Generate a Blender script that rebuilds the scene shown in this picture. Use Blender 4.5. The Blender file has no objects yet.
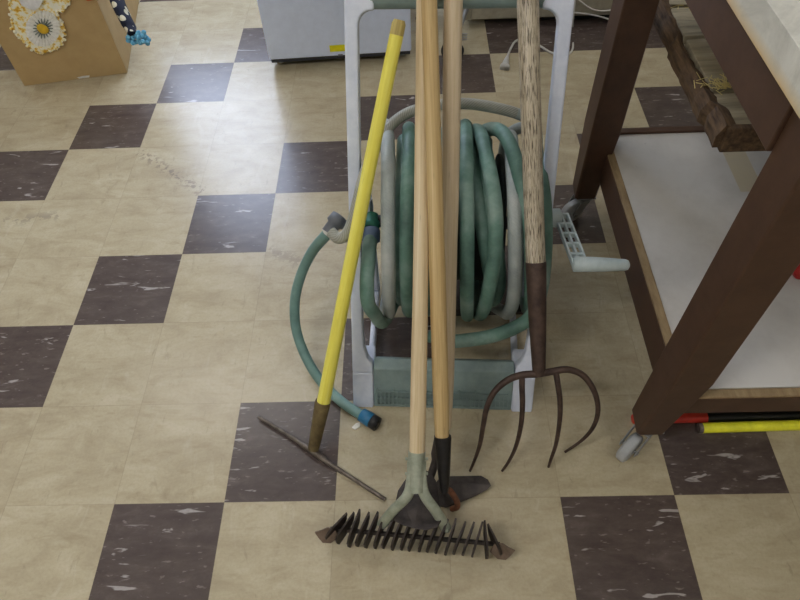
import bpy, bmesh, math, random
from mathutils import Vector, Matrix
random.seed(7)
C = bpy.context.scene.collection
V = Vector
TILE = 0.2286

# ------------------------------------------------------------------ camera (surveyed from the tile grid)
FPX = 635.085
CAM = V((0.40504, -0.46045, 1.27604))
RIGHT = V((0.99935326, -0.00367959, -0.03577033)).normalized()
DOWN = V((-0.02458927, -0.79575488, -0.60511944))
DOWN = (DOWN - RIGHT * DOWN.dot(RIGHT)).normalized()
FWD = RIGHT.cross(DOWN).normalized()
cam_d = bpy.data.cameras.new('camera')
cam_d.sensor_width = 36
cam_d.lens = FPX / 800 * 36
cam_d.clip_start = 0.02
cam = bpy.data.objects.new('camera', cam_d)
C.objects.link(cam)
cam.matrix_world = Matrix(((RIGHT.x, -DOWN.x, -FWD.x, CAM.x), (RIGHT.y, -DOWN.y, -FWD.y, CAM.y),
                           (RIGHT.z, -DOWN.z, -FWD.z, CAM.z), (0, 0, 0, 1)))
bpy.context.scene.camera = cam

# survey helpers: a sighted point of the photograph to a point in the room
def ray(u, v): return RIGHT * ((u - 400) / FPX) + DOWN * ((v - 300) / FPX) + FWD
def onz(u, v, z=0.0):
    d = ray(u, v); return CAM + d * ((z - CAM.z) / d.z)
def ony(u, v, y):
    d = ray(u, v); return CAM + d * ((y - CAM.y) / d.y)
def onx(u, v, x):
    d = ray(u, v); return CAM + d * ((x - CAM.x) / d.x)
def at(u, v, Z): return CAM + ray(u, v) * Z
def onplane(u, v, p, n):
    d = ray(u, v); return CAM + d * ((p - CAM).dot(n) / d.dot(n))
def seen(p):
    q = p - CAM; z = q.dot(FWD)
    return 400 + FPX * q.dot(RIGHT) / z, 300 + FPX * q.dot(DOWN) / z

# ------------------------------------------------------------------ mesh helpers
class MB:
    def __init__(s): s.v = []; s.f = []; s.uv = {}; s.sm = []
    def add(s, vs, fs, smooth=False, uvs=None):
        o = len(s.v); s.v += [V(p) for p in vs]
        for i, f in enumerate(fs):
            if uvs: s.uv[len(s.f)] = uvs[i]
            s.f.append([o + k for k in f]); s.sm.append(smooth)
        return s
    def box(s, c, size, ax=None):
        ax = ax or (V((1, 0, 0)), V((0, 1, 0)), V((0, 0, 1)))
        h = [a * (d / 2) for a, d in zip(ax, size)]; c = V(c)
        vs = [c + h[0] * i + h[1] * j + h[2] * k for k in (-1, 1) for j in (-1, 1) for i in (-1, 1)]
        return s.add(vs, [(0, 2, 3, 1), (4, 5, 7, 6), (0, 1, 5, 4), (2, 6, 7, 3), (0, 4, 6, 2), (1, 3, 7, 5)])
    def box2(s, a, b):
        a = V(a); b = V(b); return s.box((a + b) / 2, (b - a))
    def tube(s, pts, r, n=14, flat=None, up=None, cap=True, uvscale=1.0, fi=0.0):
        pts = [V(p) for p in pts]; N = len(pts)
        rs = r if isinstance(r, (list, tuple)) else [r] * N
        tan = [(pts[min(i + 1, N - 1)] - pts[max(i - 1, 0)]).normalized() for i in range(N)]
        a = V(up) if up else (V((0, 0, 1)) if abs(tan[0].z) < 0.9 else V((0, 1, 0)))
        a = (a - tan[0] * a.dot(tan[0])).normalized()
        vs = []; L = 0; Ls = []
        for i in range(N):
            if i: L += (pts[i] - pts[i - 1]).length
            Ls.append(L)
            a = (a - tan[i] * a.dot(tan[i])).normalized(); b = tan[i].cross(a)
            ra, rb = (rs[i], rs[i]) if not flat else (rs[i], rs[i] * (flat[i] if isinstance(flat, list) else flat))
            for k in range(n):
                t = 2 * math.pi * k / n + fi
                vs.append(pts[i] + a * (ra * math.cos(t)) + b * (rb * math.sin(t)))
        fs = []; uvs = []
        for i in range(N - 1):
            for k in range(n):
                k2 = (k + 1) % n
                fs.append((i * n + k, i * n + k2, (i + 1) * n + k2, (i + 1) * n + k))
                uvs.append([(k / n, Ls[i]), ((k + 1) / n, Ls[i]), ((k + 1) / n, Ls[i + 1]), (k / n, Ls[i + 1])])
        s.add(vs, fs, True, uvs)
        if cap:
            s.add([vs[k] for k in range(n)][::-1], [tuple(range(n))])
            s.add([vs[(N - 1) * n + k] for k in range(n)], [tuple(range(n))])
        return s
    def lathe(s, o, axis, prof, n=32):           # prof: (distance along axis, radius)
        axis = V(axis).normalized(); o = V(o)
        return s.tube([o + axis * d for d, _ in prof], [max(r, 1e-4) for _, r in prof], n)
    def prism(s, poly, off):                     # polygon of 3-D points, swept by off
        n = len(poly); off = V(off); p = [V(q) for q in poly]
        return s.add(p + [q + off for q in p], [tuple(range(n))[::-1], tuple(range(n, 2 * n))] +
                     [(i, (i + 1) % n, n + (i + 1) % n, n + i) for i in range(n)])
    def build(s, name, mat, parent=None, bevel=0, seg=2, sub=0, smooth=None):
        me = bpy.data.meshes.new(name)
        org = V((0, 0, 0))
        if parent is not None: org = parent_origin(parent)
        me.from_pydata([tuple(p - org) for p in s.v], [], s.f)
        ul = me.uv_layers.new(name='UVMap')
        for i, p in enumerate(me.polygons):
            p.use_smooth = s.sm[i] if smooth is None else smooth
            if i in s.uv:
                for k, li in enumerate(p.loop_indices): ul.data[li].uv = s.uv[i][k]
        bm = bmesh.new(); bm.from_mesh(me); bmesh.ops.recalc_face_normals(bm, faces=bm.faces); bm.to_mesh(me); bm.free()
        me.materials.append(mat)
        o = bpy.data.objects.new(name, me); C.objects.link(o)
        if parent is not None: o.parent = parent
        if bevel:
            m = o.modifiers.new('bevel', 'BEVEL'); m.width = bevel; m.segments = seg; m.limit_method = 'ANGLE'; m.angle_limit = math.radians(35)
            m.harden_normals = False
        if sub:
            m = o.modifiers.new('sub', 'SUBSURF'); m.levels = sub; m.render_levels = sub
        return o

def parent_origin(p):
    o = V(p.location)
    while p.parent: p = p.parent; o += V(p.location)
    return o
def thing(name, label, cat, loc=(0, 0, 0), group=None):
    o = bpy.data.objects.new(name, None); C.objects.link(o); o.location = loc; o.empty_display_size = .05
    return tag(o, label, cat, group)
def tag(o, label, cat, group=None, kind=None):
    if label: o['label'] = label
    if cat: o['category'] = cat
    if group: o['group'] = group
    if kind: o['kind'] = kind
    return o
def struct(o): o['kind'] = 'structure'; return o
def rebase(o, loc):                                # move a one-mesh thing's origin to its base
    loc = V(loc)
    for v in o.data.vertices: v.co -= loc
    o.location = loc; return o
def spline(pts, n=8):                              # Catmull-Rom
    pts = [V(p) for p in pts]; P = [pts[0] * 2 - pts[1]] + pts + [pts[-1] * 2 - pts[-2]]; out = []
    for i in range(1, len(P) - 2):
        for k in range(n):
            t = k / n; a, b, c, d = P[i - 1:i + 3]
            out.append(0.5 * ((2 * b) + (c - a) * t + (2 * a - 5 * b + 4 * c - d) * t * t + (3 * b - a - 3 * c + d) * t ** 3))
    return out + [pts[-1]]

# ------------------------------------------------------------------ materials
def srgb(r, g, b):
    f = lambda c: (c / 255 / 12.92) if c / 255 <= .04045 else ((c / 255 + .055) / 1.055) ** 2.4
    return (f(r), f(g), f(b), 1)
class NT:
    def __init__(s, name):
        s.m = bpy.data.materials.new(name); s.m.use_nodes = True; s.t = s.m.node_tree
        s.b = s.t.nodes['Principled BSDF']
    def n(s, typ, **kw):
        x = s.t.nodes.new(typ)
        for k, v in kw.items(): setattr(x, k, v)
        return x
    def l(s, a, b): s.t.links.new(a, b)
    def math(s, op, a, b=None, c=None):
        x = s.n('ShaderNodeMath', operation=op)
        for i, q in enumerate((a, b, c)):
            if q is None: continue
            if isinstance(q, (int, float)): x.inputs[i].default_value = q
            else: s.l(q, x.inputs[i])
        return x.outputs[0]
    def vec(s, src, scale=(1, 1, 1), loc=(0, 0, 0)):
        x = s.n('ShaderNodeMapping'); x.inputs['Scale'].default_value = scale; x.inputs['Location'].default_value = loc
        s.l(src, x.inputs[0]); return x.outputs[0]
    def noise(s, vec, scale=5, detail=4, rough=.6, dist=0):
        x = s.n('ShaderNodeTexNoise'); s.l(vec, x.inputs['Vector'])
        x.inputs['Scale'].default_value = scale; x.inputs['Detail'].default_value = detail
        x.inputs['Roughness'].default_value = rough; x.inputs['Distortion'].default_value = dist
        return x.outputs[0]
    def ramp(s, fac, stops):
        x = s.n('ShaderNodeValToRGB'); s.l(fac, x.inputs[0]); e = x.color_ramp.elements
        while len(e) < len(stops): e.new(.5)
        for q, (p, c) in zip(e, stops): q.position = p; q.color = c if len(c) == 4 else srgb(*c)
        return x.outputs[0]
    def mix(s, fac, a, b, blend='MIX'):
        x = s.n('ShaderNodeMix', data_type='RGBA', blend_type=blend)
        for sock, q in ((x.inputs[0], fac), (x.inputs[6], a), (x.inputs[7], b)):
            if isinstance(q, (int, float)): sock.default_value = q
            elif isinstance(q, tuple): sock.default_value = q if len(q) == 4 else srgb(*q)
            else: s.l(q, sock)
        return x.outputs[2]
    def bump(s, h, strength=.3, dist=.002):
        x = s.n('ShaderNodeBump'); x.inputs['Strength'].default_value = strength; x.inputs['Distance'].default_value = dist
        s.l(h, x.inputs['Height']); s.l(x.outputs[0], s.b.inputs['Normal'])
    def set(s, color=None, rough=None, metal=None, spec=None):
        for k, q in (('Base Color', color), ('Roughness', rough), ('Metallic', metal), ('Specular IOR Level', spec)):
            if q is None: continue
            if isinstance(q, (int, float)): s.b.inputs[k].default_value = q
            elif isinstance(q, tuple): s.b.inputs[k].default_value = q if len(q) == 4 else srgb(*q)
            else: s.l(q, s.b.inputs[k])
        return s.m
    def obj(s): return s.n('ShaderNodeTexCoord').outputs['Object']
    def uv(s): return s.n('ShaderNodeTexCoord').outputs['UV']
    def geo(s): return s.n('ShaderNodeNewGeometry').outputs['Position']

def mottled(name, c1, c2, scale=20, rough=.5, metal=0, bump=.15, stretch=(1, 1, 1), spec=.5, lo=.35, hi=.65, c3=None):
    t = NT(name); p = t.vec(t.obj(), stretch); n = t.noise(p, scale, 6, .65)
    col = t.ramp(n, [(lo, c1), (hi, c2)] if c3 is None else [(lo, c1), ((lo + hi) / 2, c2), (hi, c3)])
    if bump: t.bump(n, bump, .002)
    return t.set(col, rough, metal, spec)

def floor_mat():
    t = NT('vinyl_tile'); p = t.geo()
    sp = t.n('ShaderNodeSeparateXYZ'); t.l(p, sp.inputs[0])
    gx = t.math('DIVIDE', sp.outputs[0], TILE); gy = t.math('DIVIDE', sp.outputs[1], TILE)
    ix = t.math('FLOOR', gx); iy = t.math('FLOOR', gy)
    fx = t.math('FRACT', gx); fy = t.math('FRACT', gy)
    d = t.math('FLOORED_MODULO', t.math('SUBTRACT', iy, ix), 4.0)
    dark = t.math('LESS_THAN', d, .5)
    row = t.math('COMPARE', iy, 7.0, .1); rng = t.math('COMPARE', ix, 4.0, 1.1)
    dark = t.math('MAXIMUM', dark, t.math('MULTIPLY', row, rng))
    cx = t.n('ShaderNodeCombineXYZ'); t.l(ix, cx.inputs[0]); t.l(iy, cx.inputs[1])
    wn = t.n('ShaderNodeTexWhiteNoise', noise_dimensions='2D'); t.l(cx.outputs[0], wn.inputs['Vector'])
    off = t.n('ShaderNodeVectorMath', operation='SCALE'); t.l(wn.outputs['Color'], off.inputs[0]); off.inputs['Scale'].default_value = 30
    pa = t.n('ShaderNodeVectorMath', operation='ADD'); t.l(p, pa.inputs[0]); t.l(off.outputs[0], pa.inputs[1])
    q = pa.outputs[0]
    # light tiles: cream with soft streaky marbling
    nl = t.noise(t.vec(q, (1, 2.2, 1)), 7, 6, .7, .6)
    light = t.ramp(nl, [(.25, (162, 149, 122)), (.5, (182, 170, 141)), (.75, (196, 186, 158))])
    sl = t.noise(t.vec(q, (9, 30, 1)), 1.6, 4, .6, .4)
    light = t.mix(t.ramp(sl, [(.57, (0, 0, 0)), (.70, (140, 140, 140))]), light, (140, 124, 94))
    sl2 = t.noise(t.vec(q, (8, 3, 1), (7, 3, 0)), 3.1, 5, .7, .8)
    light = t.mix(t.ramp(sl2, [(.62, (0, 0, 0)), (.72, (150, 150, 150))]), light, (122, 110, 88))
    sl3 = t.noise(t.vec(q, (40, 14, 1), (2, 5, 0)), 1.9, 3, .6, .5)
    light = t.mix(t.ramp(sl3, [(.67, (0, 0, 0)), (.71, (130, 130, 130))]), light, (112, 102, 84))
    sl4 = t.noise(p, 160, 3, .6)
    light = t.mix(t.ramp(sl4, [(.42, (0, 0, 0)), (.70, (110, 110, 110))]), light, (128, 114, 90))
    # dark tiles: brown with white flecks drawn out along x
    nd = t.noise(t.vec(q, (1.5, 4, 1)), 9, 6, .7, .4)
    dk = t.ramp(nd, [(.3, (72, 61, 57)), (.55, (86, 75, 70)), (.75, (104, 93, 88))])
    fl = t.noise(t.vec(q, (5, 26, 1)), 2.4, 3, .55, .5)
    dk = t.mix(t.ramp(fl, [(.655, (0, 0, 0)), (.70, (205, 205, 205))]), dk, (196, 190, 184))
    fl2 = t.noise(t.vec(q, (22, 60, 1), (3, 9, 0)), 2.2, 3, .5, .2)
    dk = t.mix(t.ramp(fl2, [(.64, (0, 0, 0)), (.71, (150, 150, 150))]), dk, (170, 160, 152))
    ws = t.noise(t.vec(q, (16, 5, 1), (4, 4, 0)), 1.7, 4, .6, .7)
    light = t.mix(t.ramp(ws, [(.60, (0, 0, 0)), (.70, (110, 110, 110))]), light, (214, 206, 184))
    ds = t.noise(p, 11, 5, .75, .6)
    light = t.mix(t.ramp(ds, [(.63, (0, 0, 0)), (.70, (120, 120, 120))]), light, (112, 100, 80))
    dk = t.mix(t.ramp(sl4, [(.5, (0, 0, 0)), (.75, (110, 110, 110))]), dk, (58, 48, 46))
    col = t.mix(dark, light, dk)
    # grime
    g = t.noise(t.vec(p, (1, 1, 1)), 2.3, 6, .7)
    col = t.mix(t.ramp(g, [(.45, (0, 0, 0)), (.75, (75, 75, 75))]), col, (126, 112, 88))
    # scuff trail of dark prints between two dark tiles
    def trail(a, b, w, thr, amt, colr, scale):
        ax, ay = a; bx, by = b; L = math.hypot(bx - ax, by - ay); ux, uy = (bx - ax) / L, (by - ay) / L
        X = t.math('SUBTRACT', sp.outputs[0], ax); Y = t.math('SUBTRACT', sp.outputs[1], ay)
        al = t.math('ADD', t.math('MULTIPLY', X, ux), t.math('MULTIPLY', Y, uy))
        ac = t.math('ABSOLUTE', t.math('SUBTRACT', t.math('MULTIPLY', X, uy), t.math('MULTIPLY', Y, ux)))
        m = t.math('MULTIPLY', t.math('MULTIPLY', t.math('GREATER_THAN', al, 0), t.math('LESS_THAN', al, L)), t.math('SMOOTH_MIN', 1.0, t.math('SUBTRACT', 1.0, t.math('DIVIDE', ac, w)), .1))
        nn = t.noise(p, scale, 3, .6)
        return t.mix(t.math('MULTIPLY', t.math('MULTIPLY', t.math('MAXIMUM', m, 0), t.math('GREATER_THAN', nn, thr)), amt), col, colr)
    a = onz(140, 152); b = onz(202, 192)
    col = trail((a.x, a.y), (b.x, b.y), .030, .53, .62, (104, 92, 84), 62)
    a = onz(2, 222); b = onz(60, 215)
    col = trail((a.x, a.y), (b.x, b.y), .03, .52, .55, (130, 122, 108), 30)
    a = onz(268, 250); b = onz(300, 262)
    col = trail((a.x, a.y), (b.x, b.y), .03, .48, .4, (110, 98, 80), 40)
    # seams
    w = .0035
    sx = t.math('LESS_THAN', t.math('MINIMUM', fx, t.math('SUBTRACT', 1.0, fx)), w)
    sy = t.math('LESS_THAN', t.math('MINIMUM', fy, t.math('SUBTRACT', 1.0, fy)), w)
    seam = t.math('MULTIPLY', t.math('MAXIMUM', sx, sy), t.noise(p, 14, 2, .5))
    col = t.mix(t.math('MULTIPLY', seam, .42), col, (92, 80, 62))
    t.bump(t.noise(p, 30, 4, .6), .05, .002)
    r = t.math('MULTIPLY_ADD', g, .06, .23)
    return t.set(col, r, 0, .5)

def handle_mat(name, base, dark, pale, cracks=.0, crackcol=(70, 58, 45), rough=.55):
    t = NT(name); uv = t.uv()
    g = t.noise(t.vec(uv, (9, 2.2, 1)), 1.5, 6, .65, .6)
    col = t.ramp(g, [(.3, dark), (.5, base), (.72, pale)])
    f = t.noise(t.vec(uv, (60, 9, 1)), 1.2, 3, .6)
    col = t.mix(t.ramp(f, [(.56, (0, 0, 0)), (.75, (130, 130, 130))]), col, dark)
    k = t.noise(t.vec(uv, (30, 14, 1), (5, 2, 0)), 1.3, 2, .5)
    col = t.mix(t.ramp(k, [(.70, (0, 0, 0)), (.74, (150, 150, 150))]), col, crackcol)
    if cracks:
        c = t.noise(t.vec(uv, (64, 24, 1), (1, 7, 0)), 1.4, 3, .55, .1)
        cm = t.ramp(c, [(.525, (0, 0, 0)), (.57, (235, 235, 235))])
        col = t.mix(cm, col, crackcol)
        t.bump(c, .35, .002)
    else:
        t.bump(f, .12, .001)
    return t.set(col, rough, 0, .35)

def hose_mat(name, c1, c2, c3, ribs=0.0, rough=.5):
    t = NT(name); uv = t.uv(); o = t.obj()
    n = t.noise(o, 9, 5, .6); n2 = t.noise(o, 60, 4, .7)
    col = t.ramp(n, [(.32, c1), (.5, c2), (.68, c3)])
    col = t.mix(t.ramp(n2, [(.52, (0, 0, 0)), (.75, (120, 120, 120))]), col, c3)
    if ribs:
        w = t.n('ShaderNodeTexWave'); w.inputs['Scale'].default_value = 1.0; w.bands_direction = 'DIAGONAL'
        t.l(t.vec(uv, (7, 110, 1)), w.inputs[0]); w.inputs['Distortion'].default_value = .5
        col = t.mix(t.math('MULTIPLY', w.outputs[1], ribs), col, (190, 190, 180))
        t.bump(w.outputs[1], .3, .001)
    else: t.bump(n2, .1, .001)
    return t.set(col, rough, 0, .4)

def plain(name, c, rough=.5, metal=0, spec=.5, n=.06):
    a = tuple(max(0, q * (1 - n)) for q in c); b = tuple(min(255, q * (1 + n)) for q in c)
    return mottled(name, a, b, 35, rough, metal, .04, (1, 1, 1), spec)

M = dict(
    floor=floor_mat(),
    wall=plain('painted_wall', (214, 210, 200), .8), ceil=plain('ceiling_board', (222, 220, 214), .9),
    trimw=plain('painted_trim', (120, 110, 98), .5),
    cartgrey=mottled('grey_cart_plastic', (206, 214, 230), (222, 228, 241), 30, .5, 0, .06),
    cartgreen=mottled('sage_cart_plastic', (120, 138, 136), (138, 156, 152), 26, .5, 0, .08),
    crank=mottled('pale_green_plastic', (186, 202, 202), (208, 220, 220), 30, .5, 0, .06),
    darkplast=plain('black_plastic', (30, 30, 31), .5), wheelblack=plain('black_rubber', (24, 23, 23), .7),
    drum=plain('dark_drum_plastic', (36, 44, 42), .6),
    hosegreen=hose_mat('faded_green_hose', (64, 90, 82), (96, 130, 117), (142, 164, 154)),
    hosedark=hose_mat('dark_green_hose', (30, 46, 42), (44, 66, 58), (66, 90, 80)),
    hosegrey=hose_mat('dusty_grey_hose', (124, 132, 131), (156, 164, 161), (186, 190, 186), .06),
    hosebraid=hose_mat('braided_grey_hose', (112, 112, 102), (140, 140, 128), (176, 176, 166), .4),
    hoseteal=hose_mat('teal_hose', (90, 122, 117), (114, 148, 141), (142, 172, 165)),
    coupler=plain('grey_coupler', (96, 100, 106), .45), blue=plain('blue_plastic', (40, 110, 150), .4),
    couplegreen=plain('green_coupler', (66, 140, 118), .45), coupleblue=plain('slate_blue_coupler', (104, 122, 150), .45),
    white=plain('white_paint_chip', (228, 226, 218), .6),
    wood_rake=handle_mat('pale_ash_handle', (216, 195, 156), (192, 167, 127), (229, 214, 184)),
    wood_hoe=handle_mat('honey_handle', (198, 170, 118), (172, 140, 90), (214, 190, 144)),
    wood_edger=handle_mat('tan_handle', (205, 186, 154), (184, 162, 128), (219, 204, 176)),
    wood_fork=handle_mat('weathered_handle', (194, 182, 158), (168, 154, 130), (214, 204, 186), .25, (58, 46, 36), .8),
    yellow=handle_mat('yellow_painted_handle', (240, 230, 100), (228, 216, 80), (246, 240, 132), 0, (150, 120, 60), .45),
    rawwood=handle_mat('worn_bare_tip', (182, 164, 96), (150, 128, 72), (206, 188, 120)),
    rust=mottled('brown_rusted_steel', (58, 44, 38), (88, 70, 60), 40, .6, .35, .3),
    dirty=mottled('dirty_steel_socket', (84, 70, 44), (128, 112, 74), 35, .6, .3, .3),
    bar=mottled('worn_grey_steel', (84, 74, 66), (128, 118, 108), 60, .5, .5, .25),
    blade=mottled('soil_dark_steel', (46, 40, 38), (76, 68, 63), 45, .5, .4, .25),
    spike=mottled('black_soiled_steel', (36, 31, 29), (70, 60, 54), 70, .55, .35, .25),
    mudplate=mottled('muddy_plate', (92, 76, 62), (120, 102, 86), 60, .8, .05, .35),
    galv=mottled('galvanised_steel', (142, 150, 132), (184, 190, 172), 30, .33, .4, .10),
    ferrule=mottled('black_ferrule', (18, 17, 17), (40, 37, 35), 60, .45, .3, .2),
    orange=mottled('orange_rust', (96, 62, 44), (144, 92, 62), 50, .8, .1, .3),
    brown=mottled('brown_paint', (72, 50, 37), (83, 59, 44), 24, .5, 0, .1, (1, 1, 1), .4),
    castermetal=plain('caster_steel', (150, 152, 152), .4, .6), casterwheel=plain('grey_caster_wheel', (168, 170, 170), .5),
    railwood=mottled('bare_shelf_edge', (128, 106, 74), (158, 136, 100), 14, .7, 0, .15, (4, 1, 4)),
    yellowpole=plain('fluorescent_yellow_pole', (238, 236, 56), .35), redpole=plain('red_tip', (206, 58, 42), .4),
    blackpole=plain('black_pole', (24, 24, 22), .4), redgrip=plain('red_plastic', (176, 26, 22), .35),
    appliance=plain('cool_white_enamel', (218, 229, 252), .3, 0, .5, .015), gasket=plain('dark_gasket', (44, 46, 52), .6),
    sticker=plain('yellow_sticker', (232, 224, 10), .5), ink=plain('grey_print', (110, 112, 120), .6),
    cabinet=plain('beige_grey_metal', (158, 152, 134), .5), cabgrey=plain('pale_grey_metal', (160, 160, 154), .5),
    cord=plain('white_cord', (206, 204, 198), .5), pin=plain('plug_pin', (60, 58, 54), .3, .8),
    card=mottled('cardboard', (180, 152, 104), (188, 160, 112), 18, .85, 0, .03),
    crochety=mottled('yellow_crochet', (214, 160, 30), (240, 218, 130), 60, .95, 0, .6, lo=.38, hi=.53, c3=(244, 240, 220)),
    crochetw=mottled('white_crochet', (228, 226, 216), (246, 244, 238), 90, .95, 0, .6),
    crochetg=mottled('grey_green_crochet', (84, 98, 88), (150, 158, 148), 90, .95, 0, .6),
    crochetc=plain('gold_crochet', (216, 176, 44), .95), linen=plain('white_linen', (226, 226, 226), .9),
    bluewool=mottled('sky_blue_wool', (64, 140, 178), (130, 196, 222), 120, .95, 0, .8),
    orangecl=plain('orange_cloth', (196, 92, 34), .9),
)
def navy_mat():
    t = NT('navy_dotted_fabric'); v = t.n('ShaderNodeTexVoronoi'); t.l(t.obj(), v.inputs['Vector']); v.inputs['Scale'].default_value = 36
    v.inputs['Randomness'].default_value = .35
    m = t.math('LESS_THAN', v.outputs['Distance'], .36)
    return t.set(t.mix(m, (22, 26, 44), (206, 198, 170)), .9)
M['navy'] = navy_mat()
def marble_mat():
    t = NT('yellowed_marble_laminate'); o = t.obj()
    n = t.noise(o, 9, 8, .7, .8)
    col = t.ramp(n, [(.3, (178, 176, 164)), (.5, (212, 210, 198)), (.7, (228, 226, 216))])
    sp = t.n('ShaderNodeSeparateXYZ'); t.l(o, sp.inputs[0])
    # yellowed varnish along the lower edge
    e = t.math('SUBTRACT', 1.0, t.math('MULTIPLY', t.math('SUBTRACT', sp.outputs[2], .856), 60))
    e = t.math('MULTIPLY', t.math('MAXIMUM', t.math('MINIMUM', e, 1), 0), t.math('MULTIPLY', n, 1.3))
    return t.set(t.mix(e, col, (206, 166, 76)), .4)
M['marble'] = marble_mat()
def shelf_mat():
    t = NT('white_shelf_laminate'); p = t.geo()
    n = t.noise(p, 5, 7, .7)
    col = t.ramp(n, [(.3, (186, 182, 174)), (.6, (204, 201, 194))])
    sp = t.n('ShaderNodeSeparateXYZ'); t.l(p, sp.inputs[0])
    a = onz(733, 150, .24); b = onz(752, 190, .24)
    X = t.math('SUBTRACT', sp.outputs[0], a.x); Y = t.math('SUBTRACT', sp.outputs[1], (a.y + b.y) / 2)
    skew = (b.x - a.x) / (b.y - a.y)
    X2 = t.math('SUBTRACT', X, t.math('MULTIPLY', t.math('SUBTRACT', sp.outputs[1], a.y), skew))
    m = t.math('MULTIPLY', t.math('LESS_THAN', t.math('ABSOLUTE', X2), .027), t.math('LESS_THAN', t.math('ABSOLUTE', Y), abs(a.y - b.y) / 2 + .005))
    m = t.math('MULTIPLY', m, t.math('MULTIPLY_ADD', n, .6, .3))
    col = t.mix(m, col, (186, 168, 118))          # strip of old tape glue
    k = t.noise(p, 120, 2, .5)
    col = t.mix(t.ramp(k, [(.74, (0, 0, 0)), (.78, (120, 120, 120))]), col, (96, 88, 76))
    return t.set(col, .45)
M['shelf'] = shelf_mat()
def plank_mat():
    t = NT('old_grey_plank'); o = t.obj()
    g = t.noise(t.vec(o, (3, 26, 26)), 2.2, 6, .7, .5)
    col = t.ramp(g, [(.3, (112, 104, 84)), (.5, (148, 138, 113)), (.7, (172, 162, 136))])
    n = t.noise(o, 7, 5, .7)
    col = t.mix(t.ramp(n, [(.55, (0, 0, 0)), (.75, (150, 150, 150))]), col, (70, 62, 54))
    t.bump(g, .5, .003)
    return t.set(col, .85)
M['plank'] = plank_mat()
M['bark'] = mottled('rough_brown_board', (60, 46, 35), (108, 86, 62), 16, .85, 0, .6, (6, 1, 6), .3)
M['straw'] = plain('straw', (208, 190, 124), .9)

def emit_mat(name, col, strength):
    m = bpy.data.materials.new(name); m.use_nodes = True; nt = m.node_tree; nt.nodes.clear()
    e = nt.nodes.new('ShaderNodeEmission'); e.inputs[0].default_value = srgb(*col); e.inputs[1].default_value = strength
    o = nt.nodes.new('ShaderNodeOutputMaterial'); nt.links.new(e.outputs[0], o.inputs[0]); return m

# ------------------------------------------------------------------ the room
X0, X1, Y0, Y1, ZC = -3.2, 3.6, -2.6, 2.75, 2.75
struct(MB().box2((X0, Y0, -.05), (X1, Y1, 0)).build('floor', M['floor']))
struct(MB().box2((X0, Y0, ZC), (X1, Y1, ZC + .05)).build('ceiling', M['ceil']))
struct(MB().box2((X0 - .1, Y0, 0), (X0, Y1, ZC)).build('wall_left', M['wall']))
struct(MB().box2((X1, Y0, 0), (X1 + .1, Y1, ZC)).build('wall_right', M['wall']))
struct(MB().box2((X0, Y0 - .1, 0), (X1, Y0, ZC)).build('wall_front', M['wall']))
WX0, WX1, WZ0, WZ1 = -1.05, 0.15, .72, 2.2         # unseen window added in the back wall for the floor glare
wb = MB()
wb.box2((X0, Y1, 0), (WX0, Y1 + .1, ZC)); wb.box2((WX1, Y1, 0), (X1, Y1 + .1, ZC))
wb.box2((WX0, Y1, 0), (WX1, Y1 + .1, WZ0)); wb.box2((WX0, Y1, WZ1), (WX1, Y1 + .1, ZC))
struct(wb.build('wall_back', M['wall']))
struct(MB().box2((X0, Y1 - .012, 0), (X1, Y1, .1)).build('baseboard_back', M['trimw']))
wf = MB()
for xx in (WX0, (WX0 + WX1) / 2 - .02, WX1 - .04): wf.box2((xx, Y1 + .01, WZ0), (xx + .04, Y1 + .07, WZ1))
for zz in (WZ0, WZ1 - .04): wf.box2((WX0, Y1 + .01, zz), (WX1, Y1 + .07, zz + .04))
win = struct(wf.build('unseen_window', M['wall']))
pane = MB().box2((WX0, Y1 + .05, WZ0), (WX1, Y1 + .06, WZ1)).build('unseen_window_pane', emit_mat('added_glare_pane', (214, 228, 255), 10), win)
# ceiling lamps: fluorescent troffers
def troffer(x, y, power, label):
    t = thing('ceiling_light', label, 'ceiling light', (x, y, ZC), 'fluorescent ceiling lights')
    fr = MB()
    for a, b in (((-.62, -.17, -.03), (-.6, .17, 0)), ((.6, -.17, -.03), (.62, .17, 0)), ((-.6, -.17, -.03), (.6, -.15, 0)), ((-.6, .15, -.03), (.6, .17, 0))):
        fr.box2(V(a) + V((x, y, ZC)), V(b) + V((x, y, ZC)))
    fr.build('frame', M['wall'], t)
    MB().box2((x - .6, y - .15, ZC - .022), (x + .6, y + .15, ZC - .004)).build('diffuser', emit_mat('lit_diffuser', (254, 250, 246), power), t)
troffer(-.9, 1.75, 8.5, 'ceiling light nearest the unseen back window')
troffer(1.5, 1.75, 9, 'ceiling light above the rolling shelf')
troffer(-.9, -.9, 25, 'ceiling light in the front of the room, unseen window side')
troffer(1.5, -.9, 9, 'ceiling light in the front of the room, bench side')

# ------------------------------------------------------------------ hose reel cart
yaw = math.radians(-3.2)
R_ = V((math.cos(yaw), math.sin(yaw), 0)); F_ = V((-math.sin(yaw), math.cos(yaw), 0)); Z_ = V((0, 0, 1))
O_ = V((.455, .200, 0)); LEAN = math.atan2(.418, .714)
F2 = V((math.sin(math.radians(4.7)), math.cos(math.radians(4.7)), 0))
UP = F2 * math.sin(LEAN) + Z_ * math.cos(LEAN); NRM = -F_ * math.cos(LEAN) + Z_ * math.sin(LEAN)
HW = .1985
RC = at(450, 222, 1.385)
cart = thing('hose_reel_cart', 'upright grey and green plastic hose reel cart with crank at right', 'hose reel cart', O_)
def P(x, u, n=0): return O_ + R_ * x + UP * u + NRM * n
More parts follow.
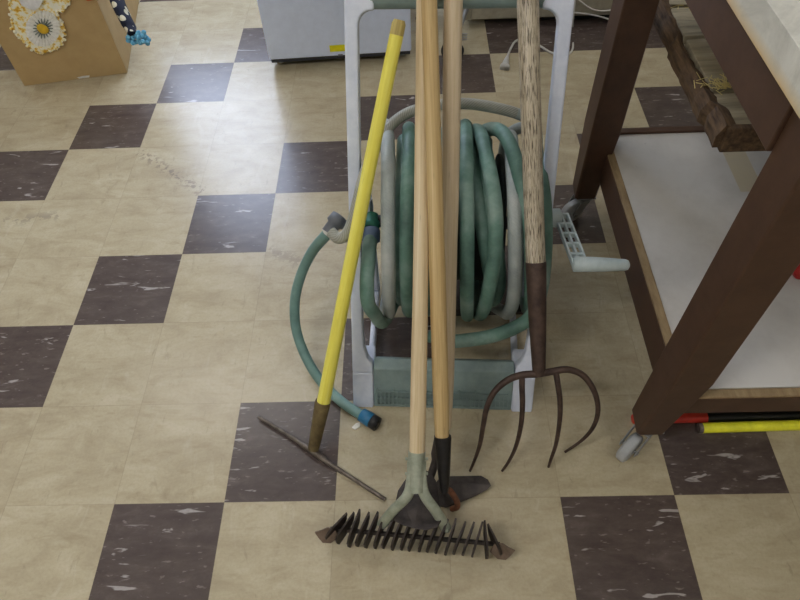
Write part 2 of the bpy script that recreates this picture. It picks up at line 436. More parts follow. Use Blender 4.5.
# side posts: straight rails with a rounded shoulder into the cross bar and a flared foot
def post_poly(sg):
    out = [(HW, .088), (HW + .0005, .5), (HW + .001, .846), (HW - .008, .866), (HW - .024, .872), (HW - .052, .872), (HW - .052, .813)]
    cx, cz, r = HW - .047, .788, .0235
    for k in range(0, 7):
        a = math.radians(90 - 15 * k); out.append((cx + r * math.cos(a), cz + r * math.sin(a)))
    out += [(HW - .0235, .6), (HW - .0235, .19), (HW - .026, .15), (HW - .033, .125), (HW - .043, .112), (HW - .046, .088)]
    return [P(x * sg, u) for x, u in out]
for sg in (-1, 1):
    MB().prism(post_poly(sg), -NRM * .026).build('side_post', M['cartgrey'], cart, .004, 3)
    # foot block under the post, upright on the floor
    a = P(sg * HW, .088); b = P(sg * (HW - .046), .088)
    fb = MB(); base = [O_ + R_ * (sg * HW), O_ + R_ * (sg * (HW - .046))]
    fb.prism([base[0], base[1], b, a], F_ * .075)
    fb.build('foot_block', M['cartgrey'], cart, .004, 2)
    # rear strut down to the floor and the wheel behind it
    strut = MB(); xs = sg * (HW - .034)
    strut.tube([P(xs, .47, -.035), O_ + R_ * xs + F_ * .30 + Z_ * .05], .012, 10, .7)
    strut.tube([O_ + R_ * xs + F_ * .06 + Z_ * .02, O_ + R_ * xs + F_ * .30 + Z_ * .05], .011, 10, .7)
    st = strut.build('rear_strut', M['cartgrey'], cart)
    wh = MB(); wo = O_ + R_ * (xs + sg * .024) + F_ * .30 + Z_ * .05
    wh.lathe(wo - R_ * .012, R_, [(0, .02), (0, .043), (.004, .05), (.02, .05), (.024, .043), (.024, .02)], 32)
    w = wh.build('wheel', M['wheelblack'], cart)
    MB().lathe(wo - R_ * .016, R_, [(0, .008), (0, .03), (.032, .03), (.032, .008)], 24).build('hub', M['cartgrey'], w)
    # bearing bracket between post and reel axle
    u0 = .36; xb = sg * (HW - .030)
    pb = [P(xb, .50, -.03), P(xb, .26, -.03), RC - F_ * .0 + R_ * ((xb) - (RC - O_).dot(R_)) - Z_ * .03, RC + R_ * ((xb) - (RC - O_).dot(R_)) + F_ * .03 + Z_ * .02]
    MB().prism(pb, -R_ * sg * .009).build('axle_bracket', M['cartgrey'], cart, .002)
MB().tube([P(-HW + .046, .834, -.019), P(HW - .046, .834, -.019)], .0205, 20).build('crossbar', M['cartgreen'], cart)
# green tray across the foot with a bevelled top edge and moulded grille lines
tw = HW - .046
tr = MB(); sec = [O_ + F_ * .004, P(0, .098, .0) + F_ * .002, P(0, .108, 0) + F_ * .020, P(0, .104, 0) + F_ * .04 - Z_ * .02, O_ + F_ * .10]
tr.prism([q - R_ * tw for q in sec], R_ * 2 * tw)
tray = tr.build('tray', M['cartgreen'], cart, .003, 2)
gr = MB()
for i in range(33):
    x = -tw + .008 + i * (2 * tw - .016) / 32
    h = .030 if i % 4 else .040
    gr.box(O_ + R_ * x + F_ * .0 + UP * (.012 + h / 2) + NRM * .001, (.0022, .004, h), (R_, NRM, UP))
for h in (.012, .028, .044):
    gr.box(O_ + UP * h + NRM * .001, (2 * tw - .012, .004, .0022), (R_, NRM, UP))
gr.build('grille', M['cartgreen'], tray)
# axle, drum, flanges
def RP(s, a, r): return RC + R_ * s + (F_ * math.cos(a) + Z_ * math.sin(a)) * r
rs0 = (RC - O_).dot(R_)
ax = MB().lathe(RC - R_ * (rs0 + HW - .02), R_, [(0, .014), (2 * HW - .04, .014)], 18).build('axle', M['darkplast'], cart)
def s_for(u, a, r):
    s0, s1 = 0.0, .05
    for _ in range(4):
        u0 = seen(RP(s0, a, r))[0]; u1 = seen(RP(s1, a, r))[0]
        s2 = s0 + (u - u0) * (s1 - s0) / (u1 - u0 + 1e-9); s0, s1 = s2, s2 + .02
    return s0
sl = s_for(395, math.radians(135), .17); sr = s_for(508, math.radians(135), .17)
MB().lathe(RC + R_ * sl, R_, [(0, .03), (0, .14), (.004, .146), (.010, .146), (.010, .125), (sr - sl - .010, .125), (sr - sl - .010, .146), (sr - sl - .004, .146), (sr - sl, .14), (sr - sl, .03)], 48).build('reel_drum', M['drum'], cart)
# crank
cb = at(561, 218, 1.325); ce = at(578, 262, 1.245)
cd = (ce - cb).normalized(); cn = R_.cross(cd).normalized()
if cn.z < 0: cn = -cn
ck = MB()
for k in (-1, 0, 1): ck.box((cb + ce) / 2 + R_ * (.0135 * k + .002), (.0045, (ce - cb).length + .02, .012), (R_, cd, cn))
for k in range(6): ck.box(cb + cd * (-.008 + (ce - cb).length * 1.14 * k / 5) + R_ * .002, (.03, .006, .012), (R_, cd, cn))
crank = ck.build('crank_arm', M['crank'], cart, .0012)
MB().lathe(cb - R_ * .034, R_, [(0, .014), (.004, .019), (.03, .02), (.034, .014)], 24).build('crank_hub', M['crank'], crank)
MB().lathe(ce - R_ * .012 + cd * .006, R_, [(0, .010), (.002, .0155), (.05, .0145), (.10, .0115), (.106, .0095), (.109, .004)], 24).build('crank_grip', M['crank'], crank)

# ------------------------------------------------------------------ hoses
D = math.radians
def turn(us, r, back_to=None, rmul=None):
    """front half of one turn: u sightings at 45,90,135,180,225 degrees."""
    out = []
    for k, u in enumerate(us):
        a = D(45 + 45 * k); rr = r * (rmul[k] if rmul else 1)
        out.append((s_for(u, a, rr), a, rr))
    return out
def wind(turns):
    pts = []
    for i, t in enumerate(turns):
        for k in range(4):
            s0, a0, r0 = t[k]; s1, a1, r1 = t[k + 1]
            for q in range(6):
                f = q / 6; sm = f * f * (3 - 2 * f)
                # cubic through neighbours along the arc for a smooth run
                sm1 = t[k - 1] if k else None; sp1 = t[k + 2] if k < 3 else None
                m0 = (s1 - sm1[0]) / 2 if sm1 else (s1 - s0); m1 = (sp1[0] - s0) / 2 if sp1 else (s1 - s0)
                h = (2 * f ** 3 - 3 * f * f + 1) * s0 + (f ** 3 - 2 * f * f + f) * m0 + (-2 * f ** 3 + 3 * f * f) * s1 + (f ** 3 - f * f) * m1
                pts.append(RP(h, a0 + (a1 - a0) * f, r0 + (r1 - r0) * sm))
        s0, a0, r0 = t[4]
        pts.append(RP(s0, a0, r0))
        if i + 1 < len(turns):
            s1, a1, r1 = turns[i + 1][0]
            for q in range(1, 14):
                f = q / 14; sm = f * f * (3 - 2 * f)
                pts.append(RP(s0 + (s1 - s0) * sm, a0 + math.pi * f, r0 + (r1 - r0) * sm))
    return pts
HR = .0142
green_turns = [
    turn((404, 403, 402, 401, 403), .172), turn((409, 409, 407, 407, 410), .197),
    turn((426, 425, 424, 424, 426), .194), turn((447, 446, 445, 446, 448), .192),
    turn((465, 466, 467, 467, 468), .203),
    turn((474, 473, 482, 491, 492), .164),
    turn((486, 486, 494, 499, 490), .170),
    turn((474, 485, 496, 487, 477), .199, rmul=(.97, 1.0, 1.05, 1.04, 1.0)),
    turn((484, 510, 529, 531, 527), .186, rmul=(1.04, 1.14, 1.05, 1.02, 1.0)),
]
gpath = wind(green_turns)
inlet = [at(371, 233, 1.27), at(369, 252, 1.245), at(367, 280, 1.235), at(368, 302, 1.25), at(374, 313, 1.285), at(385, 320, 1.365)]
s0, a0, r0 = green_turns[0][0]
lead = spline(inlet + [RP(s0 - .006, D(262), .165), RP(s0 - .004, D(300), .168), RP(s0 - .002, D(350), .171)], 8)
sE, aE, rE = green_turns[-1][4]
tail = spline([gpath[-1], RP(sE + .002, D(270), .178), RP(sE + .004, D(330), .176), RP(sE + .008, D(390), .20), at(536, 150, 1.265), at(542, 185, 1.197), at(545, 215, 1.205), at(545, 250, 1.225), at(541, 290, 1.255),
               at(531, 316, 1.28), at(514, 328, 1.295), at(492, 336, 1.295), at(468, 340, 1.30), at(448, 341, 1.31), at(430, 336, 1.33)], 8)
hose = thing('garden_hose', 'faded green garden hose wound in loose loops on the reel cart', 'hose', RC - Z_ * .2)
full = lead + gpath + tail[1:]
MB().tube(full, HR, 14).build('hose_coil', M['hosegreen'], hose)
MB().lathe(at(371, 239, 1.266), at(371, 225, 1.275) - at(371, 239, 1.266), [(-.006, .0145), (-.004, .018), (.018, .0185), (.022, .015)], 20).build('coupling', M['coupleblue'], hose)
MB().lathe(at(371, 229, 1.275), at(372, 219, 1.285) - at(371, 229, 1.275), [(0, .014), (.001, .0165), (.016, .0165), (.018, .012), (.034, .012)], 20).build('swivel_nut', M['couplegreen'], hose)

grey = thing('grey_hose', 'dusty grey braided hose arching over the reel above the green loops', 'hose', RC - Z_ * .19)
gl = turn((385, 388, 388, 389, 389), .203); grr = turn((510, 512, 515, 514, 505), .197, rmul=(.92, .93, 1, 1, 1))
gw = wind([grr, gl])
arch = spline([at(331, 232, 1.225), at(338, 238, 1.22), at(346, 235, 1.215), at(352, 223, 1.212), at(357, 205, 1.205), at(363, 180, 1.203), at(370, 160, 1.212), at(380, 140, 1.25), at(392, 124, 1.265), at(408, 113, 1.275), at(428, 107, 1.285),
               at(450, 104, 1.29), at(472, 104, 1.29), at(496, 108, 1.29), at(518, 114, 1.30), at(534, 124, 1.33),
               RP(.125, D(15), .215), RP(.13, D(-40), .20), RP(.12, D(-85), .197), RP(.10, D(-120), .195)], 8)
def resume(a, b): return [a[-1].lerp(b[0], 0)]
rev = list(reversed(wind([grr])))                 # rises up the front of the right wrap
MB().tube(arch[:112], .0112, 14).build('braided_run', M['hosebraid'], grey)
MB().tube(arch[111:] + rev, [.0112] * 4 + [.0125] * (len(arch) - 115) + [.0140] * len(rev), 14).build('right_wrap', M['hosegrey'], grey)
lw = wind([gl]); back = [RP(gl[0][0], D(45 - k * 180 / 14), .203) for k in range(1, 14)]
MB().tube(lw + back[::-1] + [lw[0]], .0138, 14).build('left_wrap', M['hosegrey'], grey)

short = thing('leader_hose', 'short teal hose curving down to the floor left of the cart', 'hose', onz(320, 380, 0))
lp = spline([at(333, 226, 1.265), at(326, 235, 1.27), onz(312, 252, .28), onz(301, 275, .21), onz(295, 300, .15), onz(296, 328, .095), onz(305, 355, .055), onz(320, 380, .028), onz(342, 402, .014), onz(366, 418, .0125)], 8)
MB().tube(lp, .0112, 14).build('hose_run', M['hoseteal'], short)
MB().lathe(lp[0] - (lp[6] - lp[0]).normalized() * .006, (lp[6] - lp[0]), [(-.02, .010), (-.018, .0175), (0, .019), (.004, .014), (.024, .0135)], 18).build('coupling', M['coupler'], short)
ct = lp[4]
MB().lathe(ct, (lp[8] - lp[4]), [(0, .012), (.001, .0133), (.008, .0133), (.009, .012)], 18).build('clamp', M['white'], short)
de = (lp[-1] - lp[-5]).normalized(); de.z = 0
nz = MB().lathe(lp[-1] - de * .012 + Z_ * .004, de, [(0, .0125), (.001, .0155), (.026, .0165), (.028, .0145)], 18).build('connector', M['blue'], short)
MB().lathe(lp[-1] + de * .015 + Z_ * .004, de, [(0, .013), (.001, .016), (.016, .0162), (.018, .010), (.014, .008)], 18).build('connector_cap', M['darkplast'], nz)
tag(rebase(MB().prism([onz(352, 428), onz(356, 424), onz(360, 423), onz(360, 427), onz(355, 430)], (0, 0, .004)).build('paper_scrap', M['white']), onz(356, 426)), 'tiny pale scrap lying beside the blue hose connector', 'scrap')

# ------------------------------------------------------------------ hand tools
def bar_point(u, off):                            # where a handle seen at (u, 0) rests on the crossbar
    return onplane(u, 0, O_ + NRM * off, NRM)
def line_tool(b, t, L): d = (t - b).normalized(); return d, b + d * L
def wob(a, b, n, amp, seed):
    rnd = random.Random(seed); ph = [rnd.uniform(0, 6) for _ in range(4)]
    d = (b - a); q = d.normalized().cross(V((1, 0, 0))).normalized(); w = d.normalized().cross(q)
    return [a + d * (i / n) + q * amp * math.sin(ph[0] + 4 * i / n) + w * amp * math.sin(ph[1] + 5 * i / n) for i in range(n + 1)]

# --- thatching rake
rk = thing('thatch_rake', 'thatching rake with galvanised forked socket and a row of dark crescent blades', 'rake', onz(415, 535, 0))
hL = onz(333, 528, .042); hR = onz(497, 543, .042); hx = (hR - hL).normalized(); hy = Z_.cross(hx).normalized()
hc = onz(414, 533, .042)
MB().tube([hL - hx * .006 - Z_ * .007, hR + hx * .006 - Z_ * .007], .0045, 12).build('head_rod', M['spike'], rk)
def crescent(c, tw, s=1.0):
    # sickle: one point raised to the back, one pressed down to the front
    ax_ = (hy * math.cos(tw) + hx * math.sin(tw)).normalized()
    o1 = [(.030, .046), (.026, .022), (.018, .000), (.008, -.014), (-.006, -.027), (-.024, -.040)]
    o2 = [(-.028, -.026), (-.028, -.006), (-.020, .010), (-.004, .024), (.014, .036)]
    return [c + ax_ * (x * s) + Z_ * (z * s) for x, z in o1 + o2], ax_.cross(Z_) * .0036
NB = 19
for i in range(NB):
    f = i / (NB - 1); c = hL.lerp(hR, .02 + .96 * f)
    tw = .46 + .06 * math.sin(i * 2.3) + (.4 if i == 0 else .2 if i == 1 else 0) - .12 * f - (.95 if i == NB - 1 else .6 if i == NB - 2 else 0)
    poly, off = crescent(c, tw, random.uniform(.92, 1.02) * (1 - .12 * f))
    MB().prism(poly, off).build('blade', M['spike'], rk)
for c, sg in ((hL, -1), (hR, 1)):
    # muddy outer plate turned to the front
    a = (hx - hy * .12 * sg).normalized(); b = (Z_ * .80 + hy * .60)
    base = c + hx * sg * .010 - hy * .010 - Z_ * .004
    pts = [(-.026, -.010), (-.018, .012), (.000, .017), (.014, .010), (.028, .006), (.020, -.008), (.010, -.022), (-.008, -.024)]
    MB().prism([base + a * (x * .85 * sg) + b * (z * .85) for x, z in pts], a.cross(b) * .003).build('end_plate', M['mudplate'], rk)
sB = onz(416, 500, .124)
rT = bar_point(424.5, .0225)
sdir = (rT - sB).normalized()
sT = onplane(415.5, 452, sB, sdir.cross(RIGHT).cross(sdir).normalized())
sT = sB + sdir * .092
hdl = MB().tube(wob(sB + sdir * .02, sB + sdir * 1.38, 24, .0015, 3), [.0135] + [.0145] * 5 + [.0138] * 18 + [.0135], 20).build('handle', M['wood_rake'], rk)
sk = MB()
sk.tube([sB + sdir * .018, sB + sdir * .03, sT], [.0155, .0160, .0156], 20)
for k in (-1, 1): sk.lathe(sB + sdir * (.078 if k < 0 else .05) - RIGHT * .021, RIGHT, [(0, .003), (.042, .003)], 8)
sk.build('socket', M['galv'], rk)
for sg, (u, v) in ((-1, (381, 526)), (1, (447, 530))):
    e = onz(u, v, .056)
    p0 = sB + sdir * .075 + RIGHT * (sg * .0085) - FWD * .004
    pth = spline([p0, sB + sdir * .035 + RIGHT * (sg * .0095) - FWD * .006, sB + sdir * .008 + RIGHT * (sg * .017) - FWD * .004, (sB + RIGHT * sg * .02).lerp(e, .5) + Z_ * .012, e], 8)
    br = MB().tube(pth, [.009] * 6 + [.0102] * (len(pth) - 7) + [.0088], 14, .45, up=RIGHT).build('brace', M['galv'], rk)
    MB().lathe(e - Z_ * .003, V((0, 0, 1)), [(0, .005), (.008, .005), (.010, .003)], 10).build('rivet', M['galv'], br)

# --- scuffle hoe with yellow handle
yh = thing('yellow_scuffle_hoe', 'short yellow-handled hoe with long thin steel bar, leaning left of the cart', 'hoe', onz(320, 455, 0))
yb = onz(313.5, 449, .018); yt = at(399.5, 20, 1.058); yd = (yt - yb).normalized(); yl = (yt - yb).length
ys = .118
pts = wob(yb + yd * (ys - .03), yt - yd * .02, 20, .001, 5)
yo = MB().tube(pts, [.0140 - .0022 * i / 20 for i in range(21)], 18).build('handle', M['yellow'], yh)
MB().tube([yt - yd * .024, yt - yd * .006, yt], [.0120, .0119, .0092], 18).build('bare_tip', M['rawwood'], yo)
MB().tube([yb, yb + yd * .012, yb + yd * .05, yb + yd * (ys - .004), yb + yd * ys], [.012, .0125, .0140, .0166, .0160], 18).build('socket', M['dirty'], yh)
bl = [onz(258.5, 417, .010), onz(290, 436, .010), onz(306, 447, .012), onz(318, 455, .012), onz(330, 464, .011), onz(355, 480, .009), onz(385, 499.5, .008)]
MB().tube(spline(bl, 4), [.0048] * 4 + [.0058] * 3 + [.0085] * 8 + [.0060] * 4 + [.0052] * 6, 10, .8).build('bar_blade', M['bar'], yh)

# --- hoe with black ferrule
hh = thing('garden_hoe', 'honey-coloured wooden hoe with black ferrule and rusty orange neck', 'hoe', onz(460, 496, 0))
hb = onz(444.5, 492, .100); ht = bar_point(428, .0655); hd = (ht - hb).normalized()
fl_ = .112
MB().tube(wob(hb + hd * (fl_ - .02), hb + hd * 1.42, 24, .0015, 9), [.0125, .0140] + [.0148] * 5 + [.0140] * 3 + [.0134] * 14 + [.0132], 20).build('handle', M['wood_hoe'], hh)
MB().tube([hb, hb + hd * .01, hb + hd * .045, hb + hd * (fl_ - .004), hb + hd * fl_], [.007, .0088, .0122, .0164, .0158], 18).build('ferrule', M['ferrule'], hh)
nk = spline([hb + hd * .004, onz(449, 490, .078), onz(454, 496, .062), onz(457, 502, .044), onz(457, 507, .026), onz(452, 509, .010)], 6)
MB().tube(nk, [.0065] * 5 + [.0058] * (len(nk) - 5), 12).build('neck', M['orange'], hh)
hz = .016
hp = [onz(432, 489, hz), onz(438, 480, hz), onz(451, 476.5, hz), onz(481, 476, hz + .002), (onz(488, 480, hz + .003)), onz(491, 486, hz + .003), onz(487, 490, hz + .001), onz(476, 496, hz - .005), onz(460, 503, hz - .011), onz(446, 508, hz - .013), onz(436, 506, hz - .012), onz(431, 498, hz - .006)]
MB().prism(hp, (0, 0, .003)).build('blade', M['blade'], hh, .001)

# --- edger with half-round blade
eh = thing('half_moon_edger', 'edging tool with dark half-round blade behind the galvanised fork, tan handle', 'edger', onz(418, 500, 0))
eb = onz(430, 478, .068); e2 = onz(444.5, 428, .118); et = bar_point(453.8, .0220); ed = (et - e2).normalized()
MB().tube(wob(e2, e2 + ed * 1.30, 24, .0015, 12), [.012, .0140] + [.0152] * 6 + [.0162] * 16 + [.0158], 20).build('handle', M['wood_edger'], eh)
MB().tube(spline([onz(424, 492, .078), eb, onz(437, 455, .086), e2 + ed * .03], 5), [.005] * 5 + [.008] * 5 + [.0125] * 6, 12).build('socket', M['blade'], eh)
ezb, ezt = .089, .073
ep = [(406, 479, ezt), (416, 473, ezt), (424.5, 469.5, ezt), (431, 474, ezt), (436, 481, ezt), (439, 495, .078), (441, 512, .080), (441, 522, ezb), (437, 528, ezb), (426, 530.5, ezb), (414, 529, ezb), (402, 525, ezb), (394, 521, ezb), (395, 505, .079), (398, 491, .078)]
MB().prism([onz(*q) for q in ep], (0, 0, .003)).build('blade', M['blade'], eh, .001)

# --- manure fork
fk = thing('manure_fork', 'manure fork with thick cracked grey wooden handle and four curved tines', 'fork', onz(520, 460, 0))
zs = .215
fs = onz(539, 374, zs); ft = bar_point(528.3, .0262); fd = (ft - fs).normalized()
s262 = None
for k in range(400):
    q = fs + fd * (k * .002)
    if seen(q)[1] < 262: s262 = k * .002; break
MB().tube(wob(fs + fd * s262 * .9, fs + fd * 1.15, 24, .001, 15), [.0178] * 10 + [.0183] * 14 + [.0175], 24).build('handle', M['wood_fork'], fk)
MB().tube([fs - fd * .002, fs + fd * .02, fs + fd * s262 * .5, fs + fd * (s262 - .003), fs + fd * s262], [.0120, .0130, .0165, .0192, .0186], 24).build('ferrule', M['rust'], fk)
def tine(seq, r0=.0058, r1=.0026):
    n = len(seq); pts = []
    for i, (u, v) in enumerate(seq):
        f = (v - 372) / 98 if v > 372 else 0
        z = zs * (1 - min(1, f) ** 1.25) + .004
        pts.append(onz(u, v, z))
    p = spline(pts, 6); N = len(p)
    return MB().tube(p, [r0 + (r1 - r0) * (i / (N - 1)) ** 1.6 for i in range(N)], 10)
# shoulders and outer tines
tine([(538, 374), (522, 375), (508, 380), (495, 391), (487, 407), (483.5, 424), (480, 444), (475, 459), (470, 471)], .0072).build('tine', M['rust'], fk)
tine([(522, 376), (522, 388), (522.5, 405), (521, 425), (516, 446), (509, 461), (502, 471)]).build('tine', M['rust'], fk)
tine([(556, 373), (558, 385), (560, 402), (559.5, 422), (556, 444), (551, 459), (548.5, 467)]).build('tine', M['rust'], fk)
q4 = [(538, 374, 0), (552, 371.5, 0), (567, 369.5, 0), (581, 374, .05), (591, 385, .14), (597, 400, .28), (597.5, 415, .44), (592, 429, .63), (581, 441, .82), (565, 452, 1)]
p4 = spline([onz(u, v, zs * (1 - f) + .004) for u, v, f in q4], 6)
MB().tube(p4, [.0072 + (.0026 - .0072) * (i / (len(p4) - 1)) ** 1.6 for i in range(len(p4))], 10).build('tine', M['rust'], fk)

# ------------------------------------------------------------------ workbench on casters
bx0, by0, by1 = .832, .082, .852; LS = .07; bx1 = 1.78; ZS = .24; ZT = .902
bench = thing('workbench', 'brown painted workbench on casters with pale laminate top and white lower shelf', 'workbench', ((bx0 + bx1) / 2, (by0 + by1) / 2, 0))
def leg(x, y):
    m = MB(); t = .0065; zb = .092
    lo = [(x + t * 1.5, y + t), (x + LS - t * 2.6, y + t), (x + LS - t * 1.5, y + t * 2.5), (x + LS - t, y + LS - t), (x + t, y + LS - t), (x + t * .6, y + t * 2)]
    g = .010 if y < .3 else 0
    hi = [(x + .002 + g, y), (x + LS - .002 + g, y), (x + LS + g, y + .002), (x + LS + g, y + LS), (x + g, y + LS), (x + g, y + .002)]
    n = 6; vs = [V((a, b, zb)) for a, b in lo] + [V((a, b, .3)) for a, b in hi] + [V((a, b, ZT - .047)) for a, b in hi]
    fs_ = [tuple(range(n))[::-1], tuple(range(2 * n, 3 * n))]
    for k in (0, 1): fs_ += [(k * n + i, k * n + (i + 1) % n, (k + 1) * n + (i + 1) % n, (k + 1) * n + i) for i in range(n)]
    return m.add(vs, fs_).build('leg', M['brown'], bench, .003)
def caster(x, y, ang, tr=.028):
    c = V((x, y, 0)); d = V((math.cos(ang), math.sin(ang), 0)); s = V((-d.y, d.x, 0)); w0 = c + d * tr + Z_ * .034
    m = MB(); m.box(c + Z_ * .0895, (.05, .05, .005))
    m.lathe(c + Z_ * .074, Z_, [(0, .014), (.006, .020), (.012, .020), (.014, .012)], 20)
    for k in (-1, 1):
        a = c - d * .012 + s * k * .0165 + Z_ * .077; b = c + d * .020 + s * k * .0165 + Z_ * .077
        e = w0 + s * k * .0165
        m.prism([a, b, e + d * .011 + Z_ * .006, e + d * .006 - Z_ * .009, e - d * .010 - Z_ * .004], s * (k * .0025))
    m.box(c + d * .004 + Z_ * .076, (.034, .034, .004), (d, s, Z_))
    m.lathe(w0 - s * .021, s, [(0, .004), (.042, .004)], 12)
    o = m.build('caster', M['castermetal'], bench, .0008)
    MB().lathe(w0 - s * .0115, s, [(0, .008), (0, .027), (.003, .033), (.006, .034), (.017, .034), (.020, .033), (.023, .027), (.023, .008)], 30).build('caster_wheel', M['casterwheel'], o)
legs = [(bx0, by0, 222), (bx0 - .008, by1 - LS - .03, 205), (bx1 - LS, by0, 200), (bx1 - LS, by1 - LS - .03, 190)]
for x, y, a in legs:
    leg(x, y); caster(x + LS / 2, y + LS / 2, D(a), .042 if a == 222 else .028)
# lower shelf: rails and laminate
for nm, a, b, mt in (('shelf_rail', (bx0 + .046, by0 + LS * .6, .155), (bx0 + .064, by1, ZS + .004), 'railwood'),
                     ('shelf_rail', (bx0 + .03, by0 + .009, .182), (bx1 - .03, by0 + .027, ZS - .002), 'railwood'),
                     ('shelf_rail', (bx0 + .03, by1 - .02, .15), (bx1 - .03, by1, ZS + .006), 'brown')):
    MB().box2(a, b).build(nm, M[mt], bench, .002)
# painted outer faces of the rails
MB().box2((bx0 + .0445, by0 + LS * .6, .155), (bx0 + .046, by1, ZS)).build('painted_face', M['brown'], bench)
MB().box2((bx0 + .03, by0 + .0075, .182), (bx1 - .03, by0 + .009, ZS - .006)).build('painted_face', M['brown'], bench)
MB().box2((bx0 + .064, by0 + .027, ZS - .02), (bx1 - .03, by1 - .02, ZS)).build('shelf', M['shelf'], bench)
# aprons and top
MB().box2((bx0 + .004, by0 + LS, .752), (bx0 + .03, by1, ZT - .047)).build('apron', M['brown'], bench, .002)
MB().box2((bx0 + LS, by0 + .004, .752), (bx1 - LS, by0 + .03, ZT - .047)).build('apron', M['brown'], bench, .002)
MB().box2((bx0 + .03, by1 - .03, .752), (bx1 - .004, by1 - .004, ZT - .047)).build('apron', M['brown'], bench, .002)
MB().box2((bx0 - .030, by0 - .03, ZT - .047), (bx1 + .02, by1 + .03, ZT - .002)).build('table_top', M['marble'], bench, .0015)
MB().box2((bx0 - .031, by0 - .031, ZT - .002), (bx1 + .021, by1 + .031, ZT)).build('top_laminate', M['marble'], bench, .0005)
TZ = .572                                           # hangers for the plank tray
for y in (.52, .80):
    MB().box2((1.535, y - .012, TZ - .046), (1.56, y + .012, ZT - .047)).build('tray_hanger', M['brown'], bench)
    MB().box2((bx0 + LS + .1, y - .012, TZ - .058), (bx1 - LS - .1, y + .012, TZ - .046)).build('tray_bearer', M['brown'], bench)

# --- rough plank tray under the bench top
pt = thing('plank_tray', 'tray of rough weathered grey boards hung under the brown workbench top', 'tray', (1.2, .66, TZ - .046))
ty0 = onz(735, 127, TZ).y; ty1 = 1.02; tx0 = .945; tx1 = 1.52
ys_ = [onz(735, 126, TZ).y, onz(730, 91, TZ).y, onz(700, 37, TZ).y, onz(680, 6, TZ).y, .95, 1.02]
rb = random.Random(4)
for a, b in zip(ys_[:-1], ys_[1:]):
    g = .0035; n = 14; m = MB(); poly = []
    for i in range(n + 1): poly.append(V((tx0 + .004 + (tx1 - tx0 - .004) * i / n, a + g + rb.uniform(0, .004), TZ - .018)))
    for i in range(n, -1, -1): poly.append(V((tx0 + .004 + (tx1 - tx0 - .004) * i / n + (rb.uniform(-.004, .006) if i == 0 else 0), b - g - rb.uniform(0, .005), TZ - .018)))
    m.prism(poly, (0, 0, .018)).build('board', M['plank'], pt, .0015)
MB().box2((tx0 - .004, ty0 - .012, TZ - .046), (tx1, ty0 + .004, TZ + .004)).build('front_board', M['bark'], pt, .003)
# split, bark-edged side rail
side = []; n = 40
m = MB(); rings = []
for i in range(n + 1):
    f = i / n; y = ty0 - .004 + (ty1 - ty0) * f
    w = .012 + .005 * math.sin(9 * f + 1) + rb.uniform(-.002, .002)
    xo = tx0 - .016 +     .004 * math.sin(6 * f) + rb.uniform(-.001, .001) - (.007 if .12 < f < .5 else 0)
    zt = TZ + .003 + .004 * math.sin(7 * f + 2) + rb.uniform(-.002, .002); zb = TZ - .040
    rings.append([V((xo, y, zb)), V((xo + .03, y, zb)), V((xo + .012 + w, y, zt - .006)), V((xo + .008, y, zt)), V((xo - .002, y, (zt + zb) / 2))])
vs = [p for r in rings for p in r]; fs_ = [(0, 1, 2, 3, 4), tuple(n * 5 + k for k in (4, 3, 2, 1, 0))]
for i in range(n):
    for k in range(5): fs_.append((i * 5 + k, i * 5 + (k + 1) % 5, (i + 1) * 5 + (k + 1) % 5, (i + 1) * 5 + k))
m.add(vs, fs_).build('side_rail', M['bark'], pt)
sw = MB(); rs = random.Random(11)
for c, n, sp in ((onz(727, 84, TZ + .004), 110, (.026, .009)), (onz(685, 10, TZ + .004), 10, (.02, .01))):
    for i in range(n):
        p = c + V((rs.gauss(0, sp[0]), rs.gauss(0, sp[1]), rs.uniform(-.002, .006))); a = rs.uniform(0, math.pi)
        d = V((math.cos(a), math.sin(a), rs.uniform(-.25, .25))) * rs.uniform(.004, .010)
        sw.tube([p - d, p + d], .0007, 4)
st = tag(rebase(sw.build('straw', M['straw']), onz(725, 84, TZ)), 'wisps of dry straw caught between the boards of the plank tray', 'straw', None, 'stuff')

# --- poles lying under the bench, red thing on its shelf
a = onz(702, 428, .0112); 
pl = thing('yellow_pole', 'bright yellow tube lying on the floor under the workbench', 'pole', V((1.2, a.y, 0)))
MB().tube([a, a + V((.95, .012, 0))], .0112, 18).build('tube', M['yellowpole'], pl)
MB().lathe(a - V((.008, 0, 0)), (1, .0126, 0), [(0, .008), (.0005, .0109), (.008, .0111)], 18).build('end_cap', M['bar'], pl)
b = onz(632, 417.5, .0112); c = onz(706, 417, .0112); b.y = c.y = a.y + .0245
bp = thing('black_pole', 'black tube with red end lying beside the yellow tube under the workbench', 'pole', V((1.2, b.y, 0)))
MB().tube([c, c + V((.95, .012, 0))], .0111, 18).build('tube', M['blackpole'], bp)
MB().tube([b, b + V((.003, 0, 0)), c - V((.003, 0, 0)), c + V((.002, 0, 0))], [.009, .0112, .0112, .0108], 18).build('red_end', M['redpole'], bp)
g = onz(801, 272, ZS + .016)
tag(rebase(MB().tube(spline([g + V((-.012, -.004, 0)), g + V((.004, .004, 0)), g + V((.05, .03, 0)), g + V((.11, .05, 0))], 6), [.004, .011, .0145, .0155, .016] + [.016] * 14, 16).build('tool_grip', M['redgrip']), g - Z_ * .016),
    'rounded red plastic grip lying on the white bench shelf at the right edge', 'grip')

